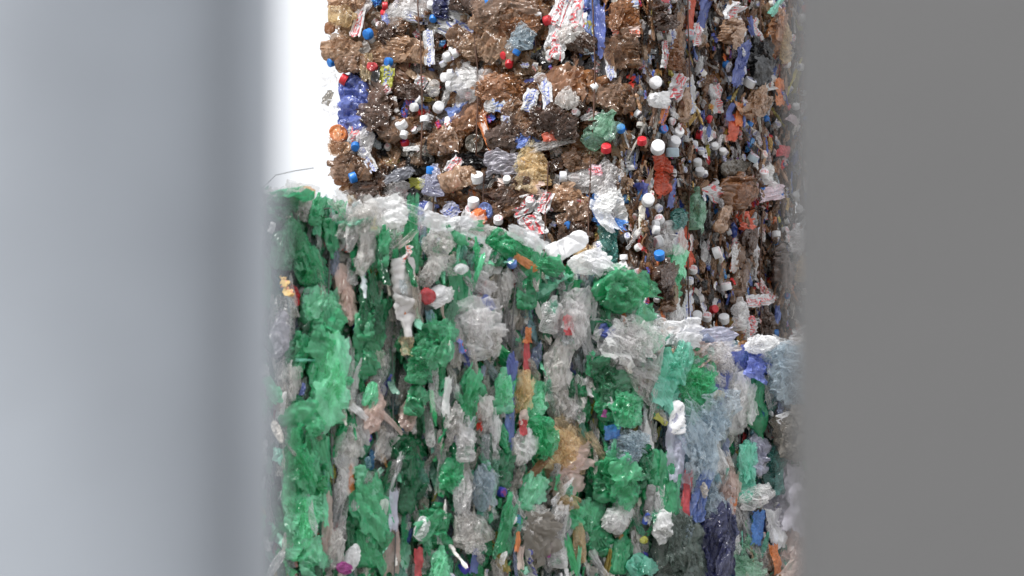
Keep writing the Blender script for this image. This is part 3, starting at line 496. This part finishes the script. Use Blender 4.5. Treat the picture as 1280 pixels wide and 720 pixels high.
# ------------------------------------------------------------------ bales
KIND = dict(B='crushed_bottle', J='opaque_jug', F='film_scrap', L='label_scrap', W='crumpled_wrapper', D='bottle_foot', C='bottle_cap')
def child(parent, o): 
    """make o a sub-part of parent, keeping its place"""
    o.parent = parent; o.location = WPOS[o.name] - WPOS[parent.name]
def make_cap(parent_bale, P, axis, size, col, ink, host=None):
    a = nrm(np.cross(axis, [.2, .5, .84])); b = np.cross(axis, a); bf = Buf()
    bf.add(CAPP, P, a * size, b * size, axis * size, col, ink=ink, mat=LAB)
    nm = 'cap' if host else 'bottle_cap'
    o = bf.build(nm, parent_bale, origin=P)
    o.data.polygons.foreach_set('use_smooth', np.ones(len(o.data.polygons), bool)); o.data.set_sharp_from_angle(angle=.6)
    if host: child(host, o)
    return o
CAPP = cap(28)
def kind_of(bale): return 'brown' not in bale['label']
def hero(h, face, bale, lift):
    px, py, L, W, ang, kd, ck = h[:7]; ex = h[7] if len(h) > 7 else 0; lab = h[8] if len(h) > 8 else None
    P = face.hit(px, py)
    c = lin(K[ck]) * (1.15 if kd in 'BWF' else 1.0) * rng.uniform(.9, 1.1)
    c = c * .84 + c.mean() * .16
    if kd == 'C':
        d = nrm(np.array([0, 0, CAMZ]) - P); a = math.radians(ang); t = math.radians(W + rng.uniform(8, 28))
        img = nrm(X_ * math.cos(a) + Z_ * math.sin(a)); axis = nrm(d * math.cos(t) + img * math.sin(t))
        o = make_cap(bale, P + face.N * (lift - .004 + bulge(float((P - face.O) @ face.U), float((P - face.O) @ face.V))), axis, L * P[1] / F * .93, lin(K[ck]) * rng.uniform(.78, 1), lin(K['n' if rng.uniform() < .5 else 'r']) if ck in 'wv' and rng.uniform() < .35 else lin(K[ck]))
        if ck != 'w': o['label'] = dict(u='blue cap', r='red cap', v='grey cap', s='grey cap', l='pale blue cap').get(ck, 'coloured cap')
        return o
    J = face.jac(P); a = math.radians(ang); ax, ay = math.cos(a), math.sin(a)
    if kd in 'BFW' and kind_of(bale): L *= .95; W *= .97
    elif kd in 'BFW': L *= 1.1; W *= 1.12
    va = J @ np.array([ax, ay]) * L; vb = J @ np.array([-ay, ax]) * W
    A = face.U * va[0] + face.V * va[1]; B = face.U * vb[0] + face.V * vb[1]
    la, lb = np.linalg.norm(A), np.linalg.norm(B); th = min(la, lb)
    rel = P - face.O; over = face.N * (lift + th * .06 + bulge(float(rel @ face.U), float(rel @ face.V)))
    nu, nv = int(np.clip(L * .62, 14, 60)), int(np.clip(W * 1.1, 12, 40))
    mat = None; uvs = None; ink = (.8, .8, .8)
    if kd == 'B': pc = bottle(nu, nv, .5, .10, neck=rng.uniform() < .7 or bool(ex)); N = face.N * th * .8
    elif kd == 'J': pc = bottle(max(nu, 30), max(nv, 24), .42, .05, neck=L > 60); mat = HARD; N = face.N * th * .9
    elif kd == 'W': pc = wad(int(np.clip(max(L, W) * .8, 12, 40)), .2); N = face.N * th * .75; mat = FILM if rng.uniform() < .5 else PET
    elif kd == 'D': pc = base_disc(); N = face.N * th * .5; mat = PET
    elif kd == 'F': pc = film(nu, nv, .15 if W > 12 else .12, .06, taper=rng.uniform(-.4, .5)); N = face.N * max(th, .03) * 1.0; mat = FILM
    elif kd == 'L':
        pc = film(nu, nv, .15, .05); N = face.N * th * .9; mat = LAB; c = c * rng.uniform(.6, .9); ink = lin(K[ex]) if ex else ink
        uvs = (np.array([min(1.6, .32 * L / max(W, 8) + .25), 1.0]), rng.uniform(0, 2, 2) * [1, 0])
        if ck == 'n': c = lin(K['n'])
    if ck in 'cgvey' and kd in 'BWF': mat = CLR
    bf = Buf(); bf.add(pc, P + over, A, B, N, c, ink, mat, uvs)
    if ck != 'n' and kd in 'BW' and L > 24 or kd == 'F' and min(L, W) > 34:      # torn and folded-over walls lying on the crushed body
        for _ in range(int(min(5, rng.uniform(.3, 2) + L * W / 900))):
            x, y = rng.uniform(-.3, .3), rng.uniform(-.3, .3); an = rng.normal() * .5; q, w_ = rng.uniform(.35, .75), rng.uniform(.4, .95)
            ca, sa = math.cos(an), math.sin(an); N2 = face.N + nrm(A) * rng.normal() * .15 + nrm(B) * rng.normal() * .3
            A2, B2 = (A * ca + B * sa * min(1, la / lb)) * q, (B * ca - A * sa * lb / la) * w_
            bf.add(FLAPS[rng.integers(16)], P + over + A * x + B * y + face.N * th * rng.uniform(.1, .3), A2, B2, nrm(N2) * th * .45, c * rng.uniform(.88, 1.2) + rng.uniform(0, .05), mat=mat if mat is not None else (CLR if rng.uniform() < .4 else PET))
    o = bf.build(KIND[kd], bale, origin=P + over, smooth=(kd == 'J' or (kd in 'BWF' and rng.uniform() < (.45 if 'brown' in bale['label'] else .75))))
    if lab: o['label'] = lab
    if kd == 'B' and ex:
        neck = P + over + A * .5 + B * 0; make_cap(bale, neck, nrm(A + face.N * .15 * la), max(.3 * lb, .034), lin(K[ex]), lin(K[ex]), o)
    return o
def sprinkle_bottle(face, bale, kind, layered, lift, host_cap=.5):
    """a further crushed bottle among the traced ones, with its cap and sometimes its label"""
    u, v = rng.uniform(.04, face.W - .04), rng.uniform(.04, face.H - .04)
    P = face.O + face.U * u + face.V * v + face.N * lift
    L = rng.uniform(.14, .25); W = L * (rng.uniform(.18, .35) if layered else rng.uniform(.3, .5)); ang = math.pi / 2 + rng.normal() * .3 if layered else rng.normal() * .9
    Nn = nrm(face.N + rng.normal(size=3) * .2); c, s = rot(ang); A = face.U * c + face.V * s; A = nrm(A - Nn * np.dot(A, Nn)) * (1 if rng.uniform() < .5 else -1); B = np.cross(Nn, A)
    col = pick([(BR, 4), (CL, 1)] if kind == 'brown' else PAL[kind])
    bf = Buf(); bf.add(bottle(34, 20, .5, .13), P, A * L, B * W, Nn * W * 1.2, col); o = bf.build('crushed_bottle', bale, origin=P)
    if rng.uniform() < host_cap and kind != 'green':
        make_cap(bale, P + A * L * .5, nrm(A + Nn * .1), max(.3 * W, .032), lin([(235, 235, 235), (40, 120, 205), (205, 45, 50), (232, 232, 228)][rng.integers(4)]), lin(K['n']), o)
    if kind == 'brown' and rng.uniform() < .5:
        b2 = Buf(); Pl = P + Nn * W * .5 - A * L * .05
        b2.add(film(16, 12, .08, .04), Pl, A * L * .34, B * W * 1.0, Nn * W * .7, lin((232, 230, 230)), lin(K['r' if rng.uniform() < .6 else 'n']), LAB, (np.array([.7, 1.]), rng.uniform(0, 1, 2) * [1, 0]))
        child(o, b2.build('label', bale, origin=Pl))
    return o
def wire(bale, pts, mat, rad):
    P = [pts[0]]
    for a, b in zip(pts[:-1], pts[1:]):
        for k in range(1, 15): P.append(a + (b - a) * k / 14)
    P = np.array(P); P[1:-1] += rng.normal(size=(len(P) - 2, 3)) * .0016 + .006 * np.sin(np.linspace(0, 25, len(P) - 2))[:, None] * np.array([1, .3, 0])
    return raw('baling_wire', tube(P, rad), mat, bale)

def make_bale(name, label, group, fs, kind, layered, heroes, dens, hfaces, nextra, coretint, seedcol=None, wires=(), wmat=M_WIRE, wrad=.0035, sizes=((.07, .19), (.07, .19)), caps=(.08, .12), labels=(.1, .1), cat='bale'):
    f0 = fs['main']; ctr = f0.O + f0.U * f0.W / 2 - f0.N * .5
    e = empty(name, (ctr[0], ctr[1], f0.O[2]), label, cat, group)
    CUR[0] = MATS if kind == 'brown' else MATS2
    core(fs, .07, coretint).build('pressed_core', e, mats=[M_CORE])
    bf = Buf()
    for nm, f in fs.items():
        n = int(dens.get(nm, 0) * f.W * f.H)
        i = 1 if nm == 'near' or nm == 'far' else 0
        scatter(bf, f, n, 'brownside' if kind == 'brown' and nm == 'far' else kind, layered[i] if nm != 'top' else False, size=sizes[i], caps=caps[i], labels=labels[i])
    for nm in ('main', 'far', 'near'):       # small torn bits caught between and on the larger pieces
        f = fs[nm]; n = int(dict(main=560 if kind == 'brown' else 950, far=1150 if kind == 'brown' else 120, near=150)[nm] * f.W * f.H)
        lay = layered[1] if nm == 'far' else layered[0]
        scatter(bf, f, n, kind, lay, zoff=(-.015, .034), size=(.025, .085) if kind == 'brown' else (.03, .10), pal=PAL[kind + 'bits'], caps=.06 if kind == 'brown' else .004, labels=.13 if kind == 'brown' else .02)
    o = bf.build('pressed_plastic_scraps', e); o['kind'] = 'stuff'
    area = lambda h: h[2] * (h[3] if h[5] != 'C' else h[2])
    cnt = {}
    for h in sorted(heroes, key=lambda h: -area(h)):
        f = hfaces(h); small = 1 - min(area(h), 3000) / 3000
        hero(h, f, e, .026 + .04 * small ** 2)
        cnt[h[5]] = cnt.get(h[5], 0) + 1
    for k in range(nextra):
        i = rng.integers(2); f = fs['main'] if i == 0 else (fs['far'] if kind == 'brown' else fs['main'])
        sprinkle_bottle(f, e, kind, layered[1 if f is fs['far'] else 0], rng.uniform(-.04, .0))
    for f, u, v0, v1, lean in wires:
        k = .06 if kind == 'brown' else .02; a = f.O + f.U * (u + lean) + f.V * v1 + f.N * k; b = f.O + f.U * u + f.V * v0 + f.N * k
        wire(e, [a - f.N * .12 + f.V * .0, a, b, b - f.N * .12], wmat, wrad)
    return e

def brown_faces(z0, z1):
    W, D = 1.40, 1.9
    # main: from the corner to the left; far: the side receding to the right
    p = np.array([*C0, z0]); U = np.array([*dl, 0]); R = np.array([*dr_, 0])
    H = z1 - z0
    return dict(main=Face(p + U * W, -U, Z_, -R, W, H), far=Face(p, R, Z_, -U, D, H), near=Face(p + U * W, R, Z_, U, D, H), back=Face(p + R * D, U, Z_, R, W, H), top=Face(p + Z_ * H, U, R, Z_, W, D))
SEAM = 4.13
def bside(z0, z1):
    fs = brown_faces(z0, z1)
    return fs, (lambda h: fs['main'] if h[0] < 788 else fs['far'])
def in_upper(h):
    f = brown_faces(SEAM, SEAM + 1)['main' if h[0] < 788 else 'far']; return f.hit(h[0], h[1])[2] > SEAM
fsU, hfU = bside(SEAM + .015, SEAM + 1.12); fsL, hfL = bside(SEAM - 1.09, SEAM - .015)
DB = dict(main=430, far=950, top=60, near=110, back=30)
def uw(f, px, py=100): return float(np.dot(f.hit(px, py) - f.O, f.U))
def lw(fs, pxs, lean): f = fs['main']; return [(f, uw(f, x), 0.02, f.H - .02, l) for x, l in zip(pxs, lean)] + [(fs['far'], u, .02, f.H - .02, 0.01) for u in (.4, 1.15)]
BRG = 'stacked bales of brown bottles'
kw = dict(kind='brown', layered=(False, True), dens=DB, coretint=lin((100, 76, 58)), sizes=((.09, .24), (.06, .17)), caps=(.03, .08), labels=(.05, .08))
make_bale('plastic_bale', 'upper bale of crushed brown drink bottles, cut off by the top of the picture', BRG, fsU, heroes=[h for h in HB if in_upper(h)], hfaces=hfU, nextra=46, wires=lw(fsU, (474, 537, 606, 674, 751), (-.05, -.02, -.03, .03, -.01)), **kw)
make_bale('plastic_bale', 'lower bale of crushed brown drink bottles, rising behind the green bale', BRG, fsL, heroes=[h for h in HB if not in_upper(h)], hfaces=hfL, nextra=40, wires=lw(fsL, (487, 548, 612, 690, 745), (-.02, .01, 0, .01, 0)), wrad=.003, **kw)

G0, G1, ZG = -.16, 1.66, 3.24
def row_faces(t0, t1, z0, z1, D=1.1): return box_faces(A0 + dg * t0, dg, t1 - t0, np.array([-dg[1], dg[0]]), D, z0, z1)
fsG = row_faces(G0, G1, 2.03, ZG)
wr = lambda fs, us: [(fs['main'], u, .02, fs['main'].H - .02, rng.normal() * .02) for u in us]
make_bale('plastic_bale', 'bale of crushed green and clear bottles at the front left, blurred along the metal pole', 'bales of green and clear bottles', fsG, 'green', (True, True), HG, dict(main=1000, near=240, far=200, top=420, back=30), lambda h: fsG['main'], 26, lin((44, 104, 78)),
          wires=wr(fsG, (.12, .37, .62, .87, 1.12, 1.37, 1.62)), wmat=M_WIRE2, wrad=.002, sizes=((.06, .2), (.06, .2)), caps=(.012, .02), labels=(.02, .02))
fsC = row_faces(G1 + .03, G1 + 1.5, 1.95, 3.055)
make_bale('plastic_bale', 'lower bale of clear and bluish bottles right of the green bale, under the brown stack', 'bales of green and clear bottles', fsC, 'clear', (True, True), HC, dict(main=1150, near=240, far=60, top=420, back=30), lambda h: fsC['main'], 30, lin((110, 122, 122)),
          wires=wr(fsC, (.15, .42, .7, .95, 1.25)), wmat=M_WIRE2, wrad=.002, sizes=((.05, .18), (.06, .2)), caps=(.02, .02), labels=(.05, .05))
# the loose end of wire poking out of the green bale's top
f = fsG['main']; a = f.hit(345, 219); b = f.hit(392, 210)
g = bpy.data.objects['plastic_bale.002']
raw('wire_end', tube([a + [-.06, 0, -.06], a, (a + b) / 2 + [0, 0, .002], b], .0012), M_WIRE2, g)

# the bales below, out of the picture, that carry the ones in it
def support(fs, like, label, group, tint):
    f0 = fs['main']; ctr = f0.O + f0.U * f0.W / 2 - f0.N * .5
    e = empty('plastic_bale', (ctr[0], ctr[1], f0.O[2]), label, 'bale', group)
    core(fs, .0, tint).build('pressed_core', e, mats=[M_CORE]); return e
def below(fs, z0, z1, src, label, group, tint):
    g = {k: Face(np.append(f.O[:2], z1 if k == 'top' else z0), f.U, f.V, f.N, f.W, f.H if k == 'top' else z1 - z0) for k, f in fs.items()}
    e = support(g, None, label, group, tint); f0 = fs['main']
    so = [c for c in src.children if c.name.startswith('pressed_plastic_scraps')][0]
    c = so.copy(); COL.objects.link(c); c.parent = e; k = (z1 - z0) / f0.H
    c.scale.z = k; c.location.z = so.location.z * k; WPOS[c.name] = np.zeros(3)
bl = bpy.data.objects
GRG = 'bales of green and clear bottles'
for k, (a, b) in enumerate([(0.01, .98), (1.0, 2.0)]):
    below(fsG, a, b, bl['plastic_bale.002'], ['green bottle bale standing on the ground under the front left stack', 'green bottle bale in the middle of the front left stack'][k], GRG, lin((26, 70, 50)))
for k, (a, b) in enumerate([(0.01, .95), (.97, 1.92)]):
    below(fsC, a, b, bl['plastic_bale.003'], ['clear bottle bale standing on the ground under the front right stack', 'clear bottle bale in the middle of the front right stack'][k], GRG, lin((60, 70, 70)))
for k, (a, b) in enumerate([(0.01, .98), (1.0, 1.98), (2.0, 3.01)]):
    below(fsL, a, b, bl['plastic_bale.001'], ['brown bottle bale standing on the ground under the rear stack', 'second brown bottle bale up from the ground in the rear stack', 'third brown bottle bale up from the ground in the rear stack'][k], BRG, lin((60, 44, 34)))

# ------------------------------------------------------------------ ground
n = 60; x = np.concatenate([-np.geomspace(600, 1, 20), np.linspace(-.9, .9, 8), np.geomspace(1, 600, 20)]); X, Y = np.meshgrid(x, x, indexing='ij')
zz = .0 * X
g = raw('ground', Piece(np.stack([X, Y, zz], -1).reshape(-1, 3), grid_faces(len(x), len(x), False), 0), M_GROUND, None); g['kind'] = 'structure'

# ------------------------------------------------------------------ sky, sun, camera
w = bpy.data.worlds.new('World'); SC.world = w; w.use_nodes = True; nt = w.node_tree; nt.nodes.clear(); L = nt.links.new
el, az = math.radians(50), math.radians(-144)
sky = nt.nodes.new('ShaderNodeTexSky'); sky.sky_type = 'NISHITA'; sky.sun_disc = False; sky.sun_elevation = el; sky.sun_rotation = az; sky.dust_density = 4
tc = nt.nodes.new('ShaderNodeTexCoord'); cn = nt.nodes.new('ShaderNodeTexNoise'); cn.inputs['Scale'].default_value = 2.2; cn.inputs['Detail'].default_value = 4; L(tc.outputs['Generated'], cn.inputs['Vector'])
rp = nt.nodes.new('ShaderNodeValToRGB'); rp.color_ramp.elements[0].position = .3; rp.color_ramp.elements[0].color = (.92, .95, 1.0, 1); rp.color_ramp.elements[1].position = .7; rp.color_ramp.elements[1].color = (1.08, 1.08, 1.09, 1); L(cn.outputs['Fac'], rp.inputs[0])
sx = nt.nodes.new('ShaderNodeSeparateXYZ'); L(tc.outputs['Generated'], sx.inputs[0])          # overcast cover, three times brighter overhead than at the horizon
mrz = nt.nodes.new('ShaderNodeMapRange'); mrz.inputs[1].default_value = 0; mrz.inputs[2].default_value = 1; mrz.inputs[3].default_value = 6.9; mrz.inputs[4].default_value = 13; L(sx.outputs['Z'], mrz.inputs[0])
ml = nt.nodes.new('ShaderNodeVectorMath'); ml.operation = 'SCALE'; L(rp.outputs[0], ml.inputs[0]); L(mrz.outputs[0], ml.inputs['Scale'])
mx = nt.nodes.new('ShaderNodeMixRGB'); mx.inputs[0].default_value = .88; L(sky.outputs[0], mx.inputs[1]); L(ml.outputs[0], mx.inputs[2])
bg = nt.nodes.new('ShaderNodeBackground'); bg.inputs[1].default_value = .1; L(mx.outputs[0], bg.inputs[0]); ow = nt.nodes.new('ShaderNodeOutputWorld'); L(bg.outputs[0], ow.inputs[0])
sd = bpy.data.lights.new('sun', 'SUN'); sd.energy = 3.5; sd.angle = math.radians(16); sd.color = (1, .985, .965); so = bpy.data.objects.new('sun', sd); COL.objects.link(so)
dirn = Vector((math.sin(az) * math.cos(el), math.cos(az) * math.cos(el), math.sin(el))); so.rotation_euler = dirn.to_track_quat('Z', 'Y').to_euler(); so.location = (0, 0, 20)

cd = bpy.data.cameras.new('camera'); co = bpy.data.objects.new('camera', cd); COL.objects.link(co); SC.camera = co
co.location = (0, 0, CAMZ); co.rotation_euler = (math.radians(90), 0, 0)
cd.lens = 85; cd.sensor_width = 36; cd.shift_y = (YH - 360) / 1280; cd.clip_start = .05; cd.clip_end = 2000
cd.dof.use_dof = True; cd.dof.focus_distance = 9.9; cd.dof.aperture_fstop = 5.8
vs = SC.view_settings; vs.view_transform = 'Standard'; vs.look = 'None'; vs.gamma = 1; vs.use_curve_mapping = False; vs.exposure = 0.5
SC.render.engine = 'CYCLES'; SC.cycles.use_denoising = True; SC.cycles.max_bounces = 8; SC.cycles.transparent_max_bounces = 10; SC.cycles.transmission_bounces = 4; SC.cycles.caustics_reflective = False; SC.cycles.caustics_refractive = False; SC.cycles.sample_clamp_indirect = 6
